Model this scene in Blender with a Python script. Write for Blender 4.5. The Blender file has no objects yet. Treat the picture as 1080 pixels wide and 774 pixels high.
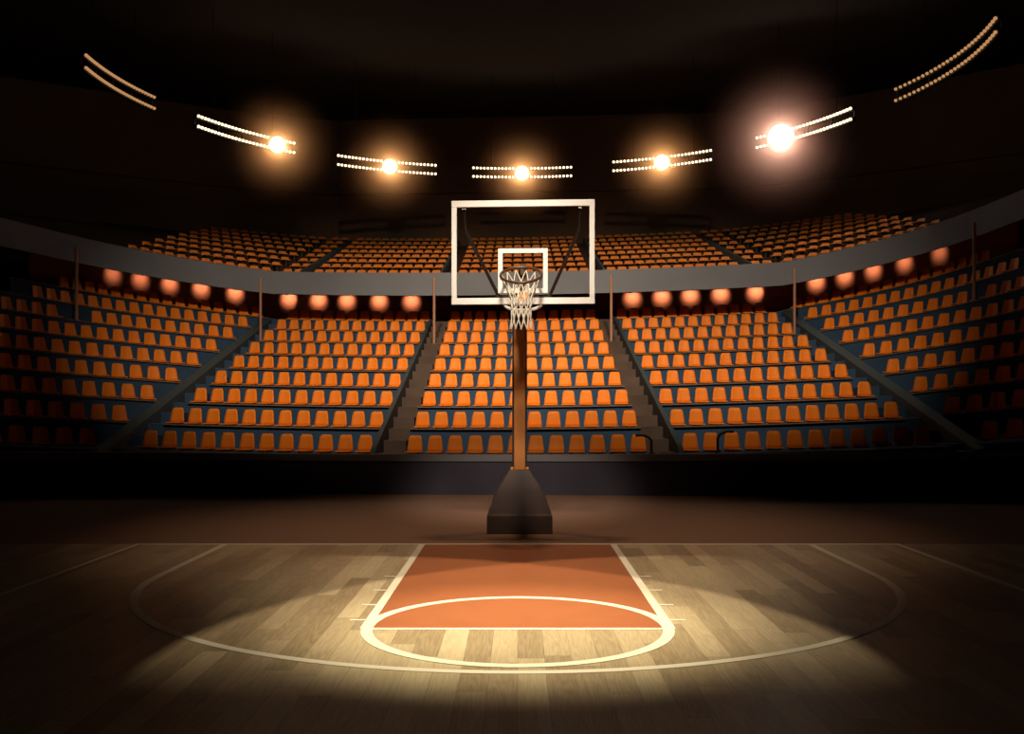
import bpy, bmesh, math, random
from mathutils import Vector, Matrix
random.seed(7)
sc = bpy.context.scene
COL = sc.collection
PI = math.pi
R = math.radians
F, CX, CY, H = 1048.0, 546.0, 427.0, 2.3      # focal length in px, vanishing point, eye height

# ------------------------------------------------------------------ materials
def mat(name, col, rough=0.6, metal=0.0, spec=0.3, emit=None, estr=0.0, bump=0.0, bscale=40.0, vary=0.0):
    m = bpy.data.materials.new(name); m.use_nodes = True
    nt = m.node_tree; b = nt.nodes['Principled BSDF']
    b.inputs['Base Color'].default_value = (*col, 1); b.inputs['Roughness'].default_value = rough
    b.inputs['Metallic'].default_value = metal; b.inputs['Specular IOR Level'].default_value = spec
    if emit:
        b.inputs['Emission Color'].default_value = (*emit, 1); b.inputs['Emission Strength'].default_value = estr
    if bump or vary:
        tc = nt.nodes.new('ShaderNodeTexCoord'); n = nt.nodes.new('ShaderNodeTexNoise')
        n.inputs['Scale'].default_value = bscale; n.inputs['Detail'].default_value = 4
        nt.links.new(tc.outputs['Object'], n.inputs['Vector'])
        if bump:
            bp = nt.nodes.new('ShaderNodeBump'); bp.inputs['Strength'].default_value = bump; bp.inputs['Distance'].default_value = 0.01
            nt.links.new(n.outputs['Fac'], bp.inputs['Height']); nt.links.new(bp.outputs['Normal'], b.inputs['Normal'])
        if vary:
            mx = nt.nodes.new('ShaderNodeMixRGB'); mx.blend_type = 'MULTIPLY'; mx.inputs['Fac'].default_value = 1
            cr = nt.nodes.new('ShaderNodeValToRGB')
            cr.color_ramp.elements[0].position = .3; cr.color_ramp.elements[1].position = .7
            cr.color_ramp.elements[0].color = (1 - vary,) * 3 + (1,); cr.color_ramp.elements[1].color = (1, 1, 1, 1)
            nt.links.new(n.outputs['Fac'], cr.inputs['Fac']); mx.inputs['Color1'].default_value = (*col, 1)
            nt.links.new(cr.outputs['Color'], mx.inputs['Color2']); nt.links.new(mx.outputs['Color'], b.inputs['Base Color'])
    return m

def wood_mat():
    m = bpy.data.materials.new('hardwood_planks'); m.use_nodes = True
    nt = m.node_tree; N = nt.nodes; L = nt.links; b = N['Principled BSDF']
    def math_(op, a, c=None):
        n = N.new('ShaderNodeMath'); n.operation = op
        for i, v in enumerate((a, c)):
            if v is None: continue
            if isinstance(v, (int, float)): n.inputs[i].default_value = v
            else: L.new(v, n.inputs[i])
        return n.outputs[0]
    tc = N.new('ShaderNodeTexCoord'); sp = N.new('ShaderNodeSeparateXYZ'); L.new(tc.outputs['Object'], sp.inputs[0])
    W, LEN = 0.245, 2.3
    u = math_('DIVIDE', sp.outputs[0], W); col = math_('FLOOR', u); fu = math_('FRACT', u)
    wn = N.new('ShaderNodeTexWhiteNoise'); wn.noise_dimensions = '1D'; L.new(col, wn.inputs['W'])
    v = math_('ADD', math_('DIVIDE', sp.outputs[1], LEN), math_('MULTIPLY', wn.outputs['Value'], 7.0))
    row = math_('FLOOR', v); fv = math_('FRACT', v)
    cb = N.new('ShaderNodeCombineXYZ'); L.new(col, cb.inputs[0]); L.new(row, cb.inputs[1])
    w2 = N.new('ShaderNodeTexWhiteNoise'); w2.noise_dimensions = '3D'; L.new(cb.outputs[0], w2.inputs['Vector'])
    # grain: rings stretched along the plank, shifted per plank
    mp = N.new('ShaderNodeMapping'); mp.inputs['Scale'].default_value = (6.0, 0.33, 1)
    off = N.new('ShaderNodeVectorMath'); off.operation = 'MULTIPLY_ADD'
    L.new(w2.outputs['Color'], off.inputs[0]); off.inputs[1].default_value = (13, 17, 9); L.new(tc.outputs['Object'], off.inputs[2])
    L.new(off.outputs[0], mp.inputs['Vector'])
    ns = N.new('ShaderNodeTexNoise'); ns.inputs['Scale'].default_value = 1.1; ns.inputs['Detail'].default_value = 3
    L.new(mp.outputs[0], ns.inputs['Vector'])
    rings = math_('FRACT', math_('MULTIPLY', ns.outputs['Fac'], 13.0))
    rings = math_('ABSOLUTE', math_('SUBTRACT', rings, 0.5))
    fine = N.new('ShaderNodeTexNoise'); fine.inputs['Scale'].default_value = 9; fine.inputs['Detail'].default_value = 5
    mp2 = N.new('ShaderNodeMapping'); mp2.inputs['Scale'].default_value = (9, .5, 1); L.new(off.outputs[0], mp2.inputs['Vector']); L.new(mp2.outputs[0], fine.inputs['Vector'])
    tone = math_('ADD', math_('MULTIPLY', w2.outputs['Value'], 0.46), math_('ADD', math_('MULTIPLY', rings, 0.36), math_('MULTIPLY', fine.outputs['Fac'], 0.26)))
    cr = N.new('ShaderNodeValToRGB'); e = cr.color_ramp.elements
    e[0].position = .12; e[0].color = (.24, .175, .105, 1); e[1].position = 1.0; e[1].color = (.66, .56, .39, 1)
    x = cr.color_ramp.elements.new(.55); x.color = (.45, .36, .235, 1)
    L.new(tone, cr.inputs['Fac'])
    su = math_('MINIMUM', fu, math_('SUBTRACT', 1.0, fu)); sv = math_('MINIMUM', fv, math_('SUBTRACT', 1.0, fv))
    seam = math_('MULTIPLY', math_('GREATER_THAN', su, 0.012), math_('GREATER_THAN', sv, 0.0022))
    seam = math_('ADD', math_('MULTIPLY', seam, 0.35), 0.65)
    mx = N.new('ShaderNodeMixRGB'); mx.blend_type = 'MULTIPLY'; mx.inputs[0].default_value = 1
    L.new(cr.outputs[0], mx.inputs[1]); L.new(seam, mx.inputs[2]); L.new(mx.outputs[0], b.inputs['Base Color'])
    b.inputs['Roughness'].default_value = .42; b.inputs['Specular IOR Level'].default_value = .25
    return m

def emis(name, col, s, sampled=False):
    m = bpy.data.materials.new(name); m.use_nodes = True; nt = m.node_tree; nt.nodes.clear()
    e = nt.nodes.new('ShaderNodeEmission'); o = nt.nodes.new('ShaderNodeOutputMaterial')
    e.inputs['Color'].default_value = (*col, 1); e.inputs['Strength'].default_value = s
    nt.links.new(e.outputs[0], o.inputs[0])
    if not sampled: m.cycles.emission_sampling = 'NONE'
    return m

def glass_mat():
    m = bpy.data.materials.new('clear_board_glass'); m.use_nodes = True; nt = m.node_tree; nt.nodes.clear()
    t = nt.nodes.new('ShaderNodeBsdfTransparent'); g = nt.nodes.new('ShaderNodeBsdfGlossy'); mx = nt.nodes.new('ShaderNodeMixShader')
    o = nt.nodes.new('ShaderNodeOutputMaterial'); t.inputs[0].default_value = (.97, .97, .97, 1); g.inputs['Roughness'].default_value = .03
    mx.inputs[0].default_value = .02
    nt.links.new(t.outputs[0], mx.inputs[1]); nt.links.new(g.outputs[0], mx.inputs[2]); nt.links.new(mx.outputs[0], o.inputs[0])
    return m

M = dict(
    wood=wood_mat(),
    lane=mat('terracotta_lane_paint', (.345, .115, .048), .5, spec=.2, vary=.08, bscale=3),
    line=mat('white_court_paint', (.80, .74, .63), .5, spec=.2),
    apron=mat('brown_apron_floor', (.26, .15, .105), .75, spec=.1, vary=.05, bscale=1.5),
    navy=mat('navy_barrier', (.048, .038, .055), .6, vary=.2, bscale=1.2),
    cap=mat('grey_barrier_cap', (.17, .15, .155), .55),
    riser=mat('slate_blue_terrace', (.036, .08, .18), .75, spec=.15, vary=.25, bscale=1.0),
    nose=mat('pale_step_nosing', (.20, .13, .10), .6),
    steps=mat('mauve_brown_steps', (.115, .085, .085), .8, spec=.1, vary=.35, bscale=.9),
    stringer=mat('dark_blue_stringer', (.045, .062, .085), .6),
    upseat=mat('dimmed_orange_seat_plastic', (.76, .24, .05), .55, spec=.2),  # upper tier's dimmer light is put into this seat orange
    seat=mat('orange_seat_plastic', (.84, .235, .016), .5, spec=.25, vary=.10, bscale=1.4),
    bracket=mat('dark_seat_bracket', (.05, .035, .03), .6),
    fascia=mat('grey_balcony', (.215, .24, .335), .7, spec=.15, vary=.12, bscale=.5),
    upstep=mat('dark_upper_terrace', (.045, .026, .024), .8, spec=.1),
    concourse=mat('rust_concourse_wall', (.40, .155, .085), .8, spec=.1, vary=.1, bscale=2),
    soffit=mat('dark_soffit', (.03, .028, .03), .9, spec=.05),
    backwall=mat('brown_back_wall', (.20, .125, .095), .9, spec=.05, vary=.2, bscale=.2),
    roof=mat('black_roof', (.035, .026, .022), .9, spec=.05),
    post=mat('pink_brown_post', (.42, .22, .17), .5),
    white=mat('white_board_paint', (.86, .81, .75), .45),
    pole=mat('copper_orange_pole', (.64, .235, .06), .45, spec=.3, vary=.15, bscale=2.5),
    poledark=mat('black_pole_edge', (.035, .022, .018), .5),
    pad=mat('charcoal_base_pad', (.13, .095, .09), .7, vary=.15, bscale=2),
    brace=mat('dark_brown_steel', (.028, .017, .012), .5),
    rim=mat('bronze_rim', (.075, .03, .012), .35, spec=.5),
    orange=mat('orange_rim_mount', (.80, .30, .06), .45),
    net=mat('cream_net_cord', (.80, .72, .58), .8),
    chrome=mat('steel_clip', (.75, .68, .6), .3, metal=.6),
    housing=mat('dark_lamp_housing', (.012, .010, .009), .6),
    glass=glass_mat(),
    bulb=emis('warm_bulb', (1.0, .74, .42), 4.2),
    bulbdim=emis('dim_amber_bulb', (1.0, .50, .20), .5),
    flood=emis('floodlight_lens', (1.0, .74, .46), 3.0),
    washer=emis('washer_lens', (1.0, .62, .38), 1.3),
)

# ------------------------------------------------------------------ mesh helpers
class MB:
    def __init__(s): s.v = []; s.f = []; s.mi = []; s.sm = []
    def add(s, vs, fs, mi=0, smooth=False):
        b = len(s.v); s.v += [tuple(v) for v in vs]
        for f in fs: s.f.append(tuple(i + b for i in f)); s.mi.append(mi); s.sm.append(smooth)
        return s
    def box(s, x0, x1, y0, y1, z0, z1, mi=0, mx=None):
        vs = [Vector(p) for p in ((x0,y0,z0),(x1,y0,z0),(x1,y1,z0),(x0,y1,z0),(x0,y0,z1),(x1,y0,z1),(x1,y1,z1),(x0,y1,z1))]
        if mx is not None: vs = [mx @ v for v in vs]
        return s.add(vs, [(3,2,1,0),(4,5,6,7),(0,1,5,4),(1,2,6,5),(2,3,7,6),(3,0,4,7)], mi)
    def bar(s, a, b, w, d, mi=0, up=(0, 0, 1)):           # rectangular bar from a to b
        a, b = Vector(a), Vector(b); t = (b - a).normalized(); u = t.cross(Vector(up)).normalized(); n = u.cross(t)
        vs = []
        for p in (a, b):
            for i, j in ((-1,-1),(1,-1),(1,1),(-1,1)): vs.append(p + u * (i * w / 2) + n * (j * d / 2))
        return s.add(vs, [(3,2,1,0),(4,5,6,7),(0,1,5,4),(1,2,6,5),(2,3,7,6),(3,0,4,7)], mi)
    def tube(s, pts, r, n=8, closed=False, mi=0):
        pts = [Vector(p) for p in pts]; m = len(pts); rings = []; u = None
        for i, p in enumerate(pts):
            a = pts[(i - 1) % m] if closed or i else pts[0]; b = pts[(i + 1) % m] if closed or i < m - 1 else pts[-1]
            t = (b - a).normalized()
            if u is None:
                u = t.cross(Vector((0, 0, 1)));
                if u.length < .1: u = t.cross(Vector((0, 1, 0)))
            u = (u - t * u.dot(t)).normalized(); w = t.cross(u)
            rr = r(i / max(1, m - 1)) if callable(r) else r
            rings.append([p + (u * math.cos(2*PI*k/n) + w * math.sin(2*PI*k/n)) * rr for k in range(n)])
        vs = [v for ring in rings for v in ring]; fs = []
        for i in range(m if closed else m - 1):
            j = (i + 1) % m
            for k in range(n): fs.append((i*n+k, i*n+(k+1)%n, j*n+(k+1)%n, j*n+k))
        s.add(vs, fs, mi, True)
        if not closed:
            s.add(rings[0], [tuple(range(n))[::-1]], mi); s.add(rings[-1], [tuple(range(n))], mi)
        return s
    def lathe(s, prof, c=(0,0,0), axis='Z', n=16, mi=0, mx=None):
        vs = []; fs = []
        for r, h in prof:
            for k in range(n):
                a = 2*PI*k/n; v = Vector((r*math.cos(a), r*math.sin(a), h))
                if mx is not None: v = mx @ v
                vs.append(v + Vector(c))
        for i in range(len(prof) - 1):
            for k in range(n): fs.append((i*n+k, i*n+(k+1)%n, (i+1)*n+(k+1)%n, (i+1)*n+k))
        fs.append(tuple(range(n))[::-1]); fs.append(tuple((len(prof)-1)*n+k for k in range(n)))
        return s.add(vs, fs, mi, True)
    def build(s, name, mats, parent=None, loc=(0,0,0), bevel=0):
        me = bpy.data.meshes.new(name); me.from_pydata(s.v, [], s.f)
        for m in (mats if isinstance(mats, (list, tuple)) else [mats]): me.materials.append(m)
        me.polygons.foreach_set('material_index', s.mi); me.polygons.foreach_set('use_smooth', s.sm)
        bm = bmesh.new(); bm.from_mesh(me); bmesh.ops.recalc_face_normals(bm, faces=bm.faces); bm.to_mesh(me); bm.free()
        me.update()
        o = bpy.data.objects.new(name, me); COL.objects.link(o); o.location = loc
        if parent: o.parent = parent
        if bevel:
            b = o.modifiers.new('bevel', 'BEVEL'); b.width = bevel; b.segments = 2; b.limit_method = 'ANGLE'
        return o

def tag(o, label=None, cat=None, group=None, kind=None):
    for k, v in (('label', label), ('category', cat), ('group', group), ('kind', kind)):
        if v: o[k] = v
    return o
def empty(name, loc=(0,0,0), rz=0):
    o = bpy.data.objects.new(name, None); COL.objects.link(o); o.location = loc; o.rotation_euler.z = rz
    o.empty_display_size = .1
    return o
def struct(o, label, cat): return tag(o, label, cat, kind='structure')
def copy_tree(o, parent=None):
    c = o.copy(); COL.objects.link(c); c.parent = parent
    for ch in list(KIDS.get(o.name, [])): copy_tree(ch, c)
    return c
KIDS = {}
def index_kids(o):
    KIDS[o.name] = list(o.children)
    for c in o.children: index_kids(c)

# ------------------------------------------------------------------ plan of the bowl
X0, S0, SL = 0.2, 10.9, 0.07
def flat(D0): return 1 - .5 * min(1, max(0, (D0 - 44) / 12))
def path(D0, s):
    """point at arc length s along the row whose middle is D0 away: (x, y, heading, rise of the row)"""
    fl = flat(D0)
    if abs(s) <= S0:
        return X0 + s, D0 - SL * s, -math.atan(SL), .0018*s*s + .008*s
    sg = 1 if s > 0 else -1; u = abs(s) - S0
    a0, a1, sl = (R(33), R(63), .113) if sg > 0 else (R(30), R(54), .062)
    a0 *= fl; a1 *= fl; k = (a1 - a0) / 6.7; um = min(u, 9.0)
    cx = (math.sin(a0 + k*um) - math.sin(a0)) / k; cy = (math.cos(a0) - math.cos(a0 + k*um)) / k
    th = a0 + k*um
    if u > um: cx += (u-um)*math.cos(th); cy += (u-um)*math.sin(th)
    return X0 + sg*(S0 + cx), D0 - SL*sg*S0 - cy, -sg*th, .0018*S0*S0 + .008*sg*S0 + sl*u*fl
def pos(D0, s, z, dy=0.0):
    x, y, h, r = path(D0, s)
    return Vector((x - math.sin(h)*dy, y + math.cos(h)*dy, z + r))
def to_px(p): return CX + F*p[0]/p[1], CY - F*(p[2]-H)/p[1]

def sweep(profile, s0, s1, mb=None, mi=0, step=.45, mis=None):
    """closed profile [(D0, z)] swept along the rows from s0 to s1 as one solid; z None-safe: a third value 0 leaves the point on the flat floor"""
    mb = mb or MB(); n = max(1, int(math.ceil(abs(s1 - s0) / step))); m = len(profile); vs = []
    for i in range(n + 1):
        s = s0 + (s1 - s0) * i / n
        for p in profile:
            v = pos(p[0], s, p[1])
            if len(p) > 2: v.z = p[1]
            vs.append(v)
    fs = [(i*m+k, i*m+(k+1)%m, (i+1)*m+(k+1)%m, (i+1)*m+k) for i in range(n) for k in range(m)]
    if mis is None: mb.add(vs, fs, mi)
    else:
        b = len(mb.v); mb.add(vs, [], 0)
        for i in range(n):
            for k in range(m):
                mb.f.append(tuple(b + q for q in (i*m+k, i*m+(k+1)%m, (i+1)*m+(k+1)%m, (i+1)*m+k))); mb.mi.append(mis[k]); mb.sm.append(False)
    b = len(mb.v) - len(vs)
    for ring in (range(m), range(n*m, n*m + m)):
        mb.f.append(tuple(b + q for q in ring)); mb.mi.append(mi); mb.sm.append(False)
    return mb

DR = [26.7 + 2.2*r for r in range(9)]           # nosing of each lower row
ZR = [.975 + .634*r for r in range(9)]
DWALL = 46.6
# lower terraces
def terrace_profile(half=False):
    p = [(25.62, 0, 0), (25.62, ZR[0] - (.1 if half else 0.0))]
    if half: p = [(25.62, 0, 0), (25.62, .30), (25.95, .30), (25.95, .62), (26.3, .62)]
    for r in range(9):
        d, z = DR[r], ZR[r]
        if half:
            if r == 0: p += [(26.3, z)]
            p += [(d + 1.1, z), (d + 1.1, z + .317 if r < 8 else z)]
            if r < 8: p += [(DR[r+1], z + .317), (DR[r+1], ZR[r+1])]
        else:
            if r: p += [(d, ZR[r-1]), (d, z)]
    p += [(DWALL, ZR[8]), (DWALL, 0, 0)]
    out = []
    for q in p:
        if not out or q != out[-1]: out.append(q)
    return out

BLOCKS = [('middle', -3.35, 3.35), ('left', -10.75, -4.1), ('right', 4.1, 10.75), ('outer_left', -23, -11.45), ('outer_right', 11.45, 23)]
NICE = {'middle': 'block behind hoop pole', 'left': 'first block left of hoop pole', 'right': 'first block right of hoop pole',
        'outer_left': 'dim outermost block on left', 'outer_right': 'dim outermost block on right'}
for nm, a, b in BLOCKS:
    o = sweep(terrace_profile(), a, b).build('terrace_slab', M['riser'])
    struct(o, f'slate blue stepped terrace carrying the orange seats, {NICE[nm]}', 'seating terrace')
    nb = MB()
    for r in range(9):
        d, z = DR[r], ZR[r]
        if r: sweep([(d-.07, z-.022), (d-.07, z+.012), (d+.05, z+.012), (d+.05, z-.022)], a, b, nb)
    nb.build('step_nosing', M['nose'], o)
for nm, a, b in (('left', -4.1, -3.35), ('right', 3.35, 4.1), ('far left', -11.45, -10.75), ('far right', 10.75, 11.45)):
    o = sweep(terrace_profile(True), a, b).build('aisle_floor', M['riser' if 'far' in nm else 'steps'])
    struct(o, f'mauve brown aisle stair between seating blocks, {nm} of the hoop pole', 'stairs')
# sloping stringer walls along the outer side of each aisle
def stringer(s, w, h):
    pr = [(25.66, .85)] + [(DR[0]-.3, ZR[0]+h-.12)] + [(DR[8]-.5, ZR[8]+h-.28), (DR[8]-.5, ZR[8]-.5), (DR[0]-.3, .2)]
    return sweep(pr, s - w/2, s + w/2)
for nm, s, w, h in (('left', -4.05, .13, .34), ('right', 4.05, .13, .34), ('far left', -11.40, .34, .2), ('far right', 11.40, .34, .2)):
    struct(stringer(s, w, h).build('stringer_wall', M['stringer']), f'dark blue sloping stringer wall beside the {nm} aisle', 'low wall')

# front barrier, concourse wall, balcony
def barrier(a, b):
    pts = []
    n = 60
    mb = MB()
    for (d0, d1, z0, z1, mi) in ((25.38, 25.6, 0, .86, 0), (25.33, 25.62, .86, 1.035, 1)):
        vs = []; 
        for i in range(n + 1):
            s = a + (b - a) * i / n
            for d, z in ((d0, z0), (d0, z1), (d1, z1), (d1, z0)):
                x, y, h, r = path(d, s)
                if abs(s) <= S0: y += .02*s
                else: y += .02*S0*(1 if s > 0 else -1)
                vs.append((x, y, z + (0 if z == 0 else .35*r)))
        fs = [(i*4+k, i*4+(k+1)%4, (i+1)*4+(k+1)%4, (i+1)*4+k) for i in range(n) for k in range(4)] + [(0,1,2,3), tuple(n*4+k for k in range(4))]
        if mi == 0: mb.add(vs, fs, 0)
        else: cap = MB().add(vs, fs, 0)
    o = mb.build('barrier_wall', M['navy']); cap.build('coping', M['cap'], o)
    return o
struct(barrier(-23, 23), 'low dark navy barrier wall with grey top in front of the seats', 'barrier wall')
o = sweep([(DWALL, 5.0), (DWALL, 7.72), (DWALL+.2, 7.72), (DWALL+.2, 5.0)], -23, 23).build('wall_concourse', M['concourse'])
struct(o, 'rust brown wall under the balcony washed by small lamps', 'wall')

DU = [44.0 + 12/7*r for r in range(8)]
ZU = [7.84 + .494*r for r in range(8)]
FB, FT = 7.0, 7.98
prof = [(42.4, FB), (42.4, FT), (42.6, FT), (42.6, ZU[0])]; mis = [0, 0, 0, 1]
for r in range(8):
    if r: prof += [(DU[r]-.05, ZU[r-1]), (DU[r]-.05, ZU[r])]; mis += [1, 1]
prof += [(57.6, ZU[7]), (57.6, ZU[7]-.4), (46.8, 7.5), (42.6, 7.5), (42.6, FB)]; mis += [1, 1, 1, 2, 2, 0]
mis = mis[:len(prof)]
o = sweep(prof, -23, 23, mis=mis).build('balcony_slab', [M['fascia'], M['upstep'], M['soffit']])
struct(o, 'grey curved balcony front with stepped upper seating tier above it', 'balcony')
# upper stringers
for s in (-3.52, 3.52, -9.72, 9.72):
    ob = sweep([(43.0, ZU[0]+.28), (DU[7], ZU[7]+.30), (DU[7], ZU[7]-.1), (43.0, ZU[0]-.05)], s-.05, s+.05).build('stringer_wall', M['stringer'])
    struct(ob, f'dark stringer beside upper aisle {"left" if s < 0 else "right"} of the board, {"inner" if abs(s) < 5 else "outer"} one', 'low wall')

# ------------------------------------------------------------------ room shell
def plane_struct(name, x0, x1, y0, y1, z0, z1, m, label, cat):
    return struct(MB().box(x0, x1, y0, y1, z0, z1).build(name, m), label, cat)
YB = 16.4                                            # baseline
court = plane_struct('floor', -14, 14, -9, YB + .05, -.12, 0, M['wood'], 'hardwood court floor of long tan planks', 'floor')
plane_struct('apron_floor', -36, 36, YB + .05, 62, -.12, -.002, M['apron'], 'flat brown floor between court and barrier wall', 'floor')
plane_struct('apron_floor', -36, -14, -9, YB + .05, -.12, -.002, M['apron'], 'dark floor beyond the left edge of the court', 'floor')
plane_struct('apron_floor', 14, 36, -9, YB + .05, -.12, -.002, M['apron'], 'dark floor beyond the right edge of the court', 'floor')
o = sweep([(57.6, 0, 0), (57.6, 19.0, 0), (58.0, 19.0, 0), (58.0, 0, 0)], -34, 34).build('wall_back', M['backwall'])
struct(o, 'dark brown back wall above the upper seats', 'wall')
sweep([(57.45, 11.35), (57.45, 11.95), (57.6, 11.95), (57.6, 11.35)], -34, 34).build('trim', M['backwall'], o)
sweep([(57.3, 14.6, 0), (57.3, 14.85, 0), (57.6, 14.85, 0), (57.6, 14.6, 0)], -34, 34).build('trim', M['backwall'], o)
plane_struct('ceiling', -36, 36, -9, 62, 19.0, 19.3, M['roof'], 'black unlit arena roof', 'ceiling')
plane_struct('wall_left', -36.3, -36, -9, 62, -.12, 19.3, M['roof'], 'unlit side wall of the arena, left', 'wall')
plane_struct('wall_right', 36, 36.3, -9, 62, -.12, 19.3, M['roof'], 'unlit side wall of the arena, right', 'wall')
plane_struct('wall_rear', -36.3, 36.3, -9.3, -9, -.12, 19.3, M['roof'], 'unlit wall behind the camera', 'wall')

# court paint: thin children of the floor
def strip(pts, w, z0, z1):
    mb = MB(); vs = []; m = len(pts); pts = [Vector((*p, 0)) for p in pts]
    for i, p in enumerate(pts):
        t = (pts[min(i+1, m-1)] - pts[max(i-1, 0)]).normalized(); n = Vector((-t.y, t.x, 0))
        for q, z in ((p - n*w/2, z0), (p + n*w/2, z0), (p + n*w/2, z1), (p - n*w/2, z1)): vs.append((q.x, q.y, z))
    fs = [(i*4+k, i*4+(k+1)%4, (i+1)*4+(k+1)%4, (i+1)*4+k) for i in range(m-1) for k in range(4)] + [(3,2,1,0), tuple((m-1)*4+k for k in range(4))]
    return mb.add(vs, fs)
LW, RC, YF, YC = .10, 1.55, 10.20, 10.30
# lane paint: lane plus nothing outside the circle
MB().box(-1.53, 1.53, YF, YB, 0, .003).build('lane_paint', M['lane'], court)
lines = MB()
strip([(-1.575, YF), (-1.575, YB)], LW, 0, .005).build('lane_line', M['line'], court)
strip([(1.575, YF), (1.575, YB)], LW, 0, .005).build('lane_line', M['line'], court)
strip([(-1.53, YF), (1.53, YF)], .07, 0, .005).build('free_throw_line', M['line'], court)
strip([(RC*math.cos(a), YC + RC*math.sin(a)) for a in [2*PI*i/128 for i in range(129)]], .12, 0, .0065).build('free_throw_circle', M['line'], court)
arc = [(-4.83, YB)] + [(-4.83, YB - (YB-13.4)*i/6) for i in range(1, 6)] + [(4.83*math.cos(a), 13.4 + 4.86*math.sin(a)) for a in [PI + PI*i/96 for i in range(97)]] + [(4.83, 13.4 + (YB-13.4)*i/6) for i in range(1, 7)]
strip(arc, .105, 0, .005).build('three_point_line', M['line'], court)
strip([(-6.27, -6), (-6.27, YB)], .07, 0, .005).build('side_line', M['line'], court)
strip([(6.27, -6), (6.27, YB)], .07, 0, .005).build('side_line', M['line'], court)
strip([(-6.3, YB), (6.3, YB)], .10, 0, .006).build('end_line', M['line'], court)
for sg in (-1, 1):
    for k, y in enumerate((608, 622.5, 638, 654)):
        d = F*H/(y - CY)
        strip([(sg*1.62, d), (sg*1.79, d)], .055, 0, .005).build('lane_mark', M['line'], court)

# ------------------------------------------------------------------ seats
def seat_back(mb, h0=.05, low=False, mi=0, bh=.45):
    nx, nz = (3, 2) if low else (7, 6); front = []; back = []
    for j in range(nz):
        t = j / (nz - 1); w = .222 + (.166 - .222) * t
        if not low and j == nz - 1: w -= .018
        if not low and j == 0: w -= .012
        for i in range(nx):
            u = -1 + 2*i/(nx-1)
            z = h0 + bh*t - (.012*abs(u)**6 if j == nz-1 else 0)
            y = .34 + .085*t - .035*(abs(u)**2)*(1-.35*t)
            front.append((u*w, y, z)); back.append((u*w, y + .03, z - .004))
    n = nx*nz; vs = front + back; fs = []
    for j in range(nz-1):
        for i in range(nx-1):
            a = j*nx+i; fs.append((a, a+1, a+nx+1, a+nx)); fs.append((n+a, n+a+nx, n+a+nx+1, n+a+1))
    edge = [i for i in range(nx)] + [j*nx+nx-1 for j in range(1, nz)] + [(nz-1)*nx+i for i in range(nx-2, -1, -1)] + [j*nx for j in range(nz-2, 0, -1)]
    for k in range(len(edge)):
        a, b = edge[k], edge[(k+1) % len(edge)]; fs.append((a, n+a, n+b, b))
    mb.add(vs, fs, mi, not low)
def seat_pan(mb, h0=.03, low=False, mi=0):
    if low: mb.box(-.205, .205, .0, .37, h0, h0+.03, mi); return
    prof = [(.0, .0), (-.012, .02), (.0, .042), (.08, .05), (.2, .04), (.34, .045), (.37, .04), (.37, .005), (.2, .0)]
    vs = []; xs = (-.222, -.205, -.1, 0, .1, .205, .222)
    for i, x in enumerate(xs):
        k = .012 if i in (0, 6) else 0
        for y, z in prof: vs.append((x, y + (k if y < .1 else -k), h0 + .75*z*(.7 if k else 1) + k*.3 + .006*abs(x/.22)**2))
    m = len(prof)
    fs = [(i*m+k, i*m+(k+1)%m, (i+1)*m+(k+1)%m, (i+1)*m+k) for i in range(len(xs)-1) for k in range(m)] + [tuple(range(m)), tuple((len(xs)-1)*m+k for k in range(m))]
    mb.add(vs, fs, mi, False)
proto = empty('stadium_seat')
mb = MB(); seat_back(mb); mb.build('backrest', M['seat'], proto)
mb = MB(); seat_pan(mb); mb.build('seat_pan', M['seat'], proto)
mb = MB(); mb.box(-.14, -.11, .05, .40, .011, .034); mb.box(.11, .14, .05, .40, .011, .034); mb.box(-.14, .14, .385, .40, .011, .16)
mb.build('bracket', M['bracket'], proto)
bpy.context.view_layer.update()
index_kids(proto)
ORD = ['first', 'second', 'third', 'fourth', 'fifth', 'sixth', 'seventh', 'eighth', 'ninth', 'tenth', 'eleventh', 'twelfth']
ROWN = ['bottom row', 'second row up', 'third row up', 'fourth row up', 'fifth row up', 'sixth row up', 'seventh row up', 'eighth row up']
first = True
rest = []                                           # (position, heading, raised)
def put_seat(r, s, label, grp):
    global first
    x, y, h, rs = path(DR[r], s)
    o = proto if first else copy_tree(proto)
    first = False
    o.location = pos(DR[r], s, ZR[r], -.02); o.rotation_euler = (0, 0, h)
    tag(o, label, 'seat', grp)
PITCH = .552
GRP = {'middle': 'orange seats in the block behind the hoop pole', 'left': 'orange seats in the block left of the pole', 'right': 'orange seats in the block right of the pole',
       'outer_left': 'orange seats in the outermost left block', 'outer_right': 'orange seats in the outermost right block'}
for nm, c in (('middle', 0.0), ('left', -7.45), ('right', 7.45)):
    for r in range(8):
        for k in range(12):
            s = c + (k - 5.5)*PITCH
            put_seat(r, s, f'orange seat, {ORD[k]} from left, {ROWN[r]}, {NICE[nm]}', GRP[nm])
for nm, sg in (('outer_left', -1), ('outer_right', 1)):
    for r in range(9):
        for k in range(16):
            s = sg*(11.95 + k*.57)
            if r < 8 and r >= 2 and k < 3:
                put_seat(r, s, f'orange seat, {ORD[k]} out from the aisle, {ROWN[r]}, {NICE[nm]}', GRP[nm])
            elif all(((pos(DR[r], s, 0, .2) - q).xy).length > .5 for q in (pos(40.6, -18.4, 0), pos(40.6, 18.2, 0))): rest.append((pos(DR[r], s, ZR[r], -.02), path(DR[r], s)[2], 0))
for c in (0.0, -7.45, 7.45):
    for k in range(12):
        s = c + (k - 5.5)*PITCH; rest.append((pos(DR[8], s, ZR[8], -.02), path(DR[8], s)[2], 0))
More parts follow.
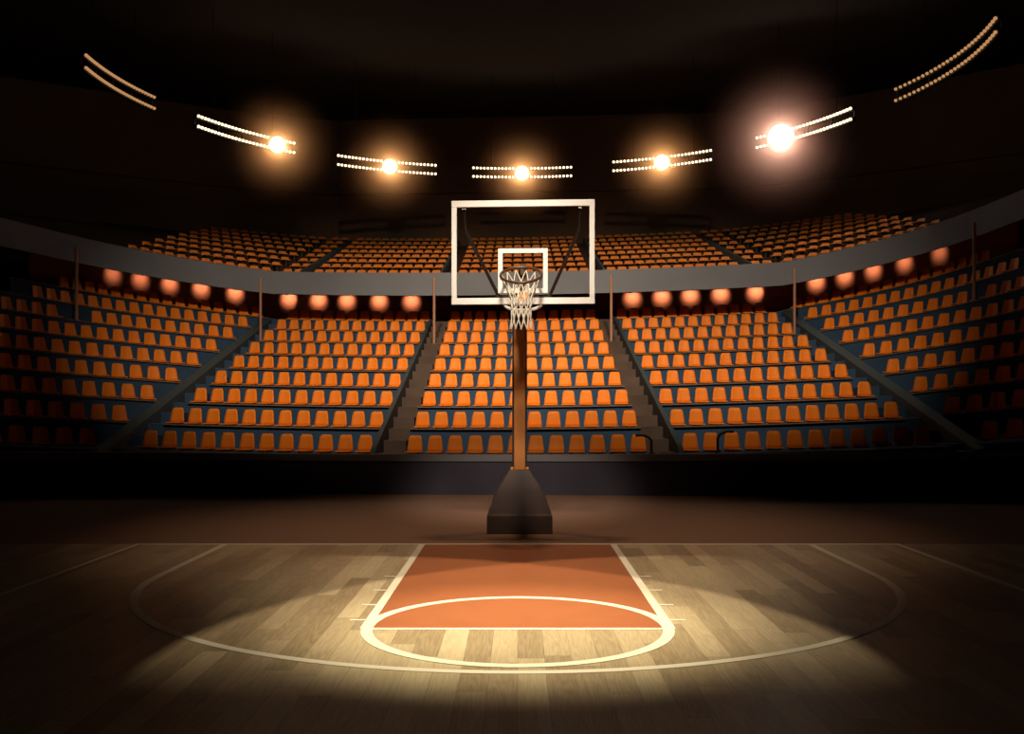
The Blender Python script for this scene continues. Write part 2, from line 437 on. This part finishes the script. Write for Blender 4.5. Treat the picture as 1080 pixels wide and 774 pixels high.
for r in range(8):
    d = DU[r]
    ss = [(k-5.5)*.495 for k in range(12)] + [3.93 + k*.49 for k in range(12)] + [-3.93 - k*.49 for k in range(12)]
    ss += [10.25 + k*.53 for k in range(15)] + [-10.25 - k*.53 for k in range(14)]
    for s in ss: rest.append((pos(d, s, ZU[r], .35), path(d, s)[2], 1))
tmpl = {}
for up in (0, 1):
    m_ = MB(); seat_back(m_, .05 + .35*up, True, 0,   .18 if up else .45); seat_pan(m_, .03 + .34*up, True)
    if up: m_.box(-.05, .05, .15, .25, 0, .36, 1); m_.box(-.2, .2, .385, .40, .30, .42, 1)
    else: m_.box(-.14, .14, .05, .38, 0, .03, 1)
    tmpl[up] = m_
mb = MB()
for p, h, up in rest:
    mx = Matrix.Translation(p) @ Matrix.Rotation(h, 4, 'Z'); t = tmpl[up]
    b = len(mb.v); mb.v += [tuple(mx @ Vector(v)) for v in t.v]
    mb.f += [tuple(i + b for i in f) for f in t.f]; mb.mi += [2*up if q == 0 else 1 for q in t.mi]; mb.sm += t.sm
o = mb.build('seating', [M['seat'], M['bracket'], M['upseat']])
tag(o, 'masses of small orange seats in the upper tier and the dark outer blocks', 'seats', kind='stuff')

# ------------------------------------------------------------------ posts, handrails
for nm, s, d in (('left of the hoop board', -3.62, 40.4), ('right of the hoop board', 3.58, 40.4), ('far left aisle', -10.98, 40.9), ('far right aisle', 10.9, 40.6),
                 ('dim left end of the stand', -18.4, 40.6), ('dim right end of the stand', 18.2, 40.6)):
    p = pos(d, s, 0); zt = 7.49 + path(d, s)[3]
    zb = ZR[6] + path(d, s)[3] if abs(s) < 12 else ZR[6] + path(d, s)[3]
    rt = empty('support_post', (p.x, p.y, zb))
    MB().lathe([(.06, .02), (.055, .1), (.055, zt - zb - .06), (.06, zt - zb)], n=12).build('shaft', M['post'], rt)
    MB().box(-.12, .12, -.12, .12, .0, .03).build('base_plate', M['post'], rt)
    tag(rt, f'thin pinkish post holding up the balcony, {nm}', 'post', 'posts under the balcony')
def hand(px, sg, d, z0, h, label):
    x = (px - CX)/F*d
    pts = [(0, 0, 0), (0, 0, h*.62)] + [(sg*.28*(1-math.cos(a)), .0, h*.62 + h*.38*math.sin(a)) for a in [PI/2*i/8 for i in range(1, 9)]] + [(sg*.42, 0, h)]
    rt = empty('handrail', (x, d, z0))
    MB().tube(pts, .035, 10).build('rail', M['brace'], rt)
    MB().lathe([(.07, 0), (.07, .03), (.04, .04)], n=12).build('foot', M['brace'], rt)
    tag(rt, label, 'handrail', 'handrails at the bottom row')
hand(687, -1, 26.2, pos(26.2, 3.3, .975).z, .48, 'short dark bent handrail at right end of bottom row behind the pole')
hand(757, 1, 26.0, pos(26.0, 5.2, .975).z, .54, 'short dark bent handrail among bottom row seats right of the pole')

# ------------------------------------------------------------------ basketball hoop
DB = 16.2
hoop = empty('basketball_hoop', (0.035, 18.2, 0))
tag(hoop, 'tall basketball hoop with clear white framed backboard on an orange pole', 'basketball hoop')
HL = hoop.location.copy()
def loc(p): return Vector(p) - HL
bm_ = MB()
xw = .585
prof = [(0, xw, -.5, 1.0), (.33, xw, -.5, 1.0), (.35, xw-.03, -.47, .97), (.55, .50, -.40, .9), (.8, .375, -.33, .72), (1.0, .25, -.25, .5), (1.12, .175, -.2, .36)]
vs = []
for z, w, y0, y1 in prof: vs += [(-w, y0, z), (w, y0, z), (w, y1, z), (-w, y1, z)]
n = len(prof)
bm_.add(vs, [(i*4+k, i*4+(k+1)%4, (i+1)*4+(k+1)%4, (i+1)*4+k) for i in range(n-1) for k in range(4)] + [(3,2,1,0), tuple((n-1)*4+k for k in range(4))])
base = bm_.build('base', M['pad'], hoop, bevel=.015)
for sg in (-1, 1):
    MB().lathe([(.035, 0), (.035, .03), (.02, .05)], (sg*.14, -.13, 1.12), n=10).build('bolt', M['orange'], base)
PT = 4.36
pole = MB().box(-.1, .1, -.05, .15, 1.1, PT).build('pole', M['pole'], hoop, bevel=.008)
for sg in (-1, 1):
    MB().box(sg*.118 - .018, sg*.118 + .018, -.075, .17, 1.1, PT).build('edge_flange', M['poledark'], pole)
# arm and board
MB().bar((0, .05, 4.12), (0.05, DB - 18.2 + .14, 4.10), .22, .16).bar((0, .1, 3.7), (0.05, -1.2, 4.04), .1, .08).build('arm', M['brace'], hoop)
bx = (551.5 - CX)/F*DB - HL.x
TURN = Matrix.Translation((bx, DB - 18.2, 0)) @ Matrix.Rotation(R(-3.5), 4, 'Z')
BW, ZT, ZB = 2.335/2, 5.635, 3.94
fr = MB(); T = .105
fr.box(-BW, BW, -.03, .03, ZT - T, ZT, mx=TURN).box(-BW, BW, -.03, .03, ZB, ZB + T, mx=TURN)
fr.box(-BW, -BW + .085, -.03, .03, ZB + T, ZT - T, mx=TURN).box(BW - .085, BW, -.03, .03, ZB + T, ZT - T, mx=TURN)
frame = fr.build('board_frame', M['white'], hoop, bevel=.006)
gl = MB().box(-BW + .08, BW - .08, -.006, .006, ZB + T - .01, ZT - T + .01, mx=TURN).build('glass_panel', M['glass'], hoop)
sq = MB(); SX = .405; Z1, Z0, T2 = 2.3 + (CY-262)*DB/F, 2.3 + (CY-309)*DB/F, .075
sq.box(-SX, SX, -.012, -.006, Z1 - T2, Z1, mx=TURN).box(-SX, SX, -.012, -.006, Z0, Z0 + T2, mx=TURN)
sq.box(-SX, -SX + T2, -.012, -.006, Z0 + T2, Z1 - T2, mx=TURN).box(SX - T2, SX, -.012, -.006, Z0 + T2, Z1 - T2, mx=TURN)
sq.build('target_square', M['white'], gl)
# braces from the top corners of the board to the arm
for sg in (-1, 1):
    q = .97 if sg < 0 else .93; a = TURN @ Vector((sg*q, .05, 5.52)); b = TURN @ Vector((sg*(q - .01), .17, 5.19)); c = TURN @ Vector((sg*(q - .53), .75, 4.12)); e = TURN @ Vector((sg*.08, .95, 4.10))
    br = MB().tube([a, a.lerp(b, .5) + Vector((0, .03, 0)), b], .022, 8).bar(b, c, .055, .055, up=(0, 1, 0)).bar(c, e, .05, .05).build('brace', M['brace'], hoop)
    MB().box(sg*q - .03, sg*q + .03, .006, .06, 5.50, 5.54, mx=TURN).build('clip', M['chrome'], br)
# cross bar behind the lower edge
MB().box(-.44, .44, .05, .11, 4.05, 4.10, mx=TURN).build('cross_bar', M['brace'], hoop)
# white curved bracket below the board
pts = [TURN @ Vector((.30*math.cos(a), .02, 3.945 - .10*math.sin(a)*1.0)) for a in [PI*i/24 for i in range(25)]]
MB().tube(pts, .028, 8).build('lower_bracket', M['white'], hoop)
# rim, tilted forward
RR = .325; RCEN = TURN @ Vector((0, -.50, 2.3 + (CY - 290)*15.72/F)); TILT = R(29)
def rimpt(a, dr=0, dz=0):
    r = RR + dr
    return RCEN + Matrix.Rotation(R(-3.5), 3, 'Z') @ Vector((r*math.cos(a), r*math.sin(a)*math.cos(TILT), r*math.sin(a)*math.sin(TILT) + dz))
rim = MB().tube([rimpt(2*PI*i/48) for i in range(48)], .023, 10, closed=True).build('rim', M['rim'], hoop)
hk = MB()
for k in range(12):
    a = 2*PI*(k + .5)/12
    hk.tube([rimpt(a, 0, -.012), rimpt(a, .012, -.035), rimpt(a, 0, -.05), rimpt(a, -.012, -.035)], .005, 5)
hk.build('net_hook', M['rim'], rim)
rb = rimpt(PI/2)
p1 = TURN @ Vector((0, -.012, 0))
mp = MB().box(-.085, .085, -.05, -.006, 4.0, 4.13, mx=TURN).build('mount_plate', M['orange'], hoop)
MB().box(-.05, .05, -.03, -.006, 4.13, 4.60, mx=TURN).build('back_plate', M['rim'], mp)
MB().bar(rb + Vector((-.05, 0, 0)), (p1.x - .05, p1.y - .03, 4.42), .03, .05).bar(rb + Vector((.05, 0, 0)), (p1.x + .05, p1.y - .03, 4.42), .03, .05).build('rim_bracket', M['rim'], mp)
# net: two families of cords winding down
ZN = 2.3 + (CY - 347)*15.72/F
def netpt(a, t):
    top = rimpt(a, -.012, -.04)
    rad = [.313, .235, .18, .155, .155, .175][0:6]
    x = t*5; i = min(4, int(x)); r = rad[i] + (rad[i+1]-rad[i])*(x-i)
    c = RCEN
    z = top.z + (ZN - top.z)*t + .02*math.sin(a*6)*(t**4)
    k = (1-t)**1.5
    y0 = c.y - .02 + r*math.sin(a)
    return Vector((c.x + r*math.cos(a), y0*(1-k) + top.y*k, z))
nt_ = MB(); NS = 12
for k in range(NS):
    for sg in (-1, 1):
        pts = [netpt(2*PI*(k+.5)/NS + sg*2*PI/NS*2.5*(i/30), i/30) for i in range(31)]
        nt_.tube(pts, .0085, 5)
nt_.build('net', M['net'], hoop)

# ------------------------------------------------------------------ floodlight bars
ZL = 14.0
BARS = [((89, 64), (163.5, 109), None, 'dim'), ((207.5, 127.4), (311.5, 156.4), 293, ''), ((355, 168.6), (461, 179), 411, ''), ((497.5, 181.5), (604, 180.8), 550.5, ''),
        ((645.5, 175.7), (751.5, 163.2), 698, ''), ((797, 151), (899, 119.5), 823, ''), ((943, 101), (1052, 25), None, 'dim')]
BLAB = ['dim double row lamp bar hanging from the roof, leftmost of seven', 'bright lamp bar with big floodlight near its right end, second from left',
        'bright lamp bar with central floodlight, third from left, left of the hoop board', 'bright level lamp bar with central floodlight directly above the hoop board',
        'bright lamp bar with central floodlight, right of the hoop board, third from right', 'lamp bar with the biggest glaring floodlight near its left end, second from right',
        'dim steep double row lamp bar hanging from the roof, rightmost of seven']
NB = 28
bulb_me = {}
FLOODS = []
for bi, (pa, pb, fx, dim) in enumerate(BARS):
    def w3(p):
        d = (ZL - H)*F/(CY - p[1]); return Vector(((p[0]-CX)/F*d, d, ZL))
    A, B = w3(pa), w3(pb); mid = (A + B)/2; ch = B - A; L = ch.length
    nrm = Vector((-ch.y, ch.x, 0)).normalized()
    if nrm.dot(mid - Vector((.2, 35.5, ZL))) < 0: nrm = -nrm
    sag = .25*(L/5.15)**2
    def cv(t, off=0, dz=0): return A + ch*t + nrm*(sag*4*t*(1-t) + off) + Vector((0, 0, dz)) - mid
    root = empty('floodlight_bar', mid)
    tag(root, BLAB[bi], 'floodlight', 'roof lamp bars')
    hs = MB()
    for dz in (.215, -.215):
        for i in range(12):
            hs.bar(cv(i/12, .09, dz), cv((i+1)/12, .09, dz), .12, .17)
    for t in (0, .25, .5, .75, 1): hs.bar(cv(t, .15, -.3), cv(t, .15, .3), .06, .06, up=(0, 1, 0))
    hs.build('housing', M['housing'], root)
    for t in (.2, .8):
        p = cv(t, .15); MB().tube([p + Vector((0, 0, .25)), p + Vector((0, 0, 19 - ZL))], .014, 8).build('hanger_rod', M['housing'], root)
    rz = math.atan2(ch.y, ch.x)
    mk = 'bulbdim' if dim else 'bulb'
    for dz in (.215, -.215):
        for i in range(NB):
            if mk not in bulb_me:
                b0 = MB().lathe([(.02, -.05), (.045, -.04), (.057, -.01), (.052, .025), (.036, .05), (.015, .06)], n=10, mx=Matrix.Rotation(R(90), 4, 'X')).build('bulb', M[mk], root)
                bulb_me[mk] = b0
                b = b0
            else:
                b = bulb_me[mk].copy(); COL.objects.link(b); b.parent = root
            b.location = cv((i + .5)/NB, -.03, dz); b.rotation_euler = (0, 0, rz)
    if fx is not None:
        t = (fx - pa[0])/(pb[0]-pa[0]); p = cv(t, -.02)
        big = 1.55 if bi == 5 else 1.0
        to = (Vector((0, 12, 1.0)) - (mid + p)).normalized(); q = Vector((0, 0, 1)).rotation_difference(to).to_matrix().to_4x4()
        fl = MB().lathe([(.16, -.22), (.3, -.12), (.40*big, .1), (.42*big, .16), (.37*big, .16)], p, n=20, mx=q).build('floodlight_head', M['housing'], root)
        MB().lathe([(.36*big, .10), (.36*big, .165), (.25*big, .22), (.1, .24)], p, n=20, mx=q).build('lens', M['flood'], fl)
        FLOODS.append((mid + p + to*.45, to, big))

# ------------------------------------------------------------------ wall washers under the balcony
def solve_s(px, D0):
    lo, hi = -22.0, 22.0
    for _ in range(50):
        m_ = (lo + hi)/2
        if to_px(pos(D0, m_, 7))[0] < px: lo = m_
        else: hi = m_
    return (lo + hi)/2
WASH = [('left block', [305, 336, 366, 400, 434]), ('outermost left block', [119, 148, 179, 212, 248]), ('right block', [667, 698, 728, 760, 797]), ('outermost right block', [861, 891, 921, 954, 991])]
wl = None
def light(name, kind, loc_, power, col, aim=None, **kw):
    d = bpy.data.lights.new(name, kind); d.energy = power; d.color = col
    for k, v in kw.items(): setattr(d, k, v)
    o = bpy.data.objects.new(name, d); COL.objects.link(o); o.location = loc_
    if aim is not None: o.rotation_euler = (Vector(aim) - Vector(loc_)).to_track_quat('-Z', 'Y').to_euler()
    return o
for nm, pxs in WASH:
    for k, px in enumerate(pxs):
        s = solve_s(px, DWALL); x, y, h, rs = path(DWALL, s)
        dim = max(.25, 1 - max(0, abs(px - 550) - 270)/230)
        zl = 7.38 + rs
        # keep the lens just under the balcony edge seen from the court
        p = pos(DWALL, s, 7.455, -.40)
        if wl is None:
            wl = empty('wall_lamp', p)
            MB().lathe([(.05, .035), (.085, .03), (.095, -.02), (.10, -.03), (.085, -.03)], n=14).build('lamp_housing', M['housing'], wl)
            MB().lathe([(.08, -.035), (.06, -.06), (.02, -.07)], n=14).build('lens', M['washer'], wl)
            MB().box(-.025, .025, .07, .395, -.01, .03).build('wall_mount', M['housing'], wl)
            index_kids(wl); o = wl
        else: o = copy_tree(wl)
        o.location = p; o.rotation_euler = (0, 0, h)
        tag(o, f'small lamp washing the wall under the balcony, {ORD[k]} from left behind {nm}', 'wall lamp', 'lamps under the balcony')
        q = pos(DWALL, s, 7.37, -.50); t = pos(DWALL, s, 7.24, 0)
        light('wall_wash_light', 'SPOT', q, 66*dim, (1, .60, .40), t, spot_size=R(92), spot_blend=.9, shadow_soft_size=.04)

# ------------------------------------------------------------------ haze balls added for the glow around the floodlights
def puff_mat(rad, dens, col):
    m = bpy.data.materials.new('glow_haze'); m.use_nodes = True; nt = m.node_tree; nt.nodes.clear()
    tc = nt.nodes.new('ShaderNodeTexCoord'); ln = nt.nodes.new('ShaderNodeVectorMath'); ln.operation = 'LENGTH'
    mr = nt.nodes.new('ShaderNodeMapRange'); mr.inputs['From Min'].default_value = 0; mr.inputs['From Max'].default_value = rad
    mr.inputs['To Min'].default_value = 1; mr.inputs['To Max'].default_value = 0
    pw = nt.nodes.new('ShaderNodeMath'); pw.operation = 'POWER'; pw.inputs[1].default_value = 3.2
    ml = nt.nodes.new('ShaderNodeMath'); ml.operation = 'MULTIPLY'; ml.inputs[1].default_value = dens
    v = nt.nodes.new('ShaderNodeVolumeScatter'); v.inputs['Color'].default_value = (*col, 1); v.inputs['Anisotropy'].default_value = .3
    o = nt.nodes.new('ShaderNodeOutputMaterial')
    nt.links.new(tc.outputs['Object'], ln.inputs[0]); nt.links.new(ln.outputs['Value'], mr.inputs['Value']); nt.links.new(mr.outputs[0], pw.inputs[0])
    nt.links.new(pw.outputs[0], ml.inputs[0]); nt.links.new(ml.outputs[0], v.inputs['Density']); nt.links.new(v.outputs[0], o.inputs['Volume'])
    return m
PUFFS = [puff_mat(3.1, 1.3, (1, .40, .19)), puff_mat(4.1, 1.3, (1, .40, .33))]
for (p, to, big), nm in zip(FLOODS, ('second lamp bar from left', 'third lamp bar from left', 'lamp bar above the hoop board', 'third lamp bar from right', 'second lamp bar from right')):
    rad = 4.1 if big > 1 else 3.1
    pf = MB().lathe([(max(.02, rad*math.sin(PI*i/14)), -rad*math.cos(PI*i/14)) for i in range(15)], n=28).build('haze', PUFFS[1 if big > 1 else 0], None, p)
    tag(pf, f'haze ball added for the warm glow around the floodlight of the {nm}', 'haze', kind='stuff')


# ------------------------------------------------------------------ lights
WARM = (1, .80, .56)
for p, to, big in FLOODS:
    col = (1, .50, .38) if big > 1 else (1, .54, .30)
    light('floodlight_point', 'POINT', p, 480 if big > 1 else 210, col, shadow_soft_size=.12)
# stands: spots high above the court
for sg in (-1, 1):
    light('stand_spot', 'SPOT', (sg*3.2, 14, 18), 21000, (1, .75, .44), (sg*4.5, 37, 4.6), spot_size=R(54), spot_blend=1.0, shadow_soft_size=.4)
# court: unseen lamp hoods added to cut two overlapping pools, soft hot spot between
for sg in (-1, 1):
    lp = Vector((sg*1.5, 9.8, 16.0)); cen = Vector((sg*3.0, 8.9, 0)); m1 = lp.lerp(cen, 1/16); rr = 6.3/16
    hood = empty('added_lamp_hood', m1)
    dv = (lp - m1)
    sh = MB(); n = 48; vs = []
    for r_, t in ((rr, 0), (rr, 1.15), (.02, 1.3), (.02, 1.32), (rr + .03, 1.17), (rr + .03, 0)):
        for k in range(n): vs.append(dv*t + Vector((r_*math.cos(2*PI*k/n), r_*math.sin(2*PI*k/n), 0)))
    sh.add(vs, [(i*n+k, i*n+(k+1)%n, ((i+1)%6)*n+(k+1)%n, ((i+1)%6)*n+k) for i in range(6) for k in range(n)], 0, False)
    sh.build('hood', M['housing'], hood)
    MB().tube([dv*1.31, dv*1.31 + Vector((0, 0, 19 - (lp.z + .31)))], .03, 8).build('hanger_rod', M['housing'], hood)
    tag(hood, f'unseen lamp hood added to cut the light pool on the {"left" if sg < 0 else "right"} side of the court', 'lamp')
    light('court_spot', 'SPOT', lp, 7600, (1, .82, .54), (-sg*1.2, 13.0, 0), spot_size=R(38), spot_blend=1.0, shadow_soft_size=.008)
light('court_key_spot', 'SPOT', (0, 10.2, 16.0), 17000, (1, .86, .55), (0, 10.25, 0), spot_size=R(20), spot_blend=1.0, shadow_soft_size=.2)
light('back_court_fill', 'SPOT', (0, 14, 17), 3700, (1, .70, .45), (0, 18.0, 0), spot_size=R(52), spot_blend=1.0, shadow_soft_size=.6)  # unseen fill added to brighten the back court and apron
# unseen spot added to brighten the backboard
light('hoop_fill_spot', 'SPOT', (0, 3, 13), 15500, (1, .88, .72), (0, 16.2, 4.6), spot_size=R(14), spot_blend=.6, shadow_soft_size=1.0)

w = bpy.data.worlds.new('world'); sc.world = w; w.use_nodes = True
w.node_tree.nodes['Background'].inputs[0].default_value = (.02, .015, .014, 1); w.node_tree.nodes['Background'].inputs[1].default_value = .0

# ------------------------------------------------------------------ camera
cd = bpy.data.cameras.new('camera'); cam = bpy.data.objects.new('camera', cd); COL.objects.link(cam)
cam.location = (0, 0, H); cam.rotation_euler = (R(90), 0, 0)
cd.sensor_fit = 'HORIZONTAL'; cd.sensor_width = 36; cd.lens = 36*F/1080; cd.shift_x = -6/1080; cd.shift_y = 40/1080
cd.clip_end = 300
sc.camera = cam
sc.view_settings.view_transform = 'Standard'; sc.view_settings.look = 'None'
sc.view_settings.exposure = 0; sc.view_settings.gamma = 1; sc.view_settings.use_curve_mapping = False
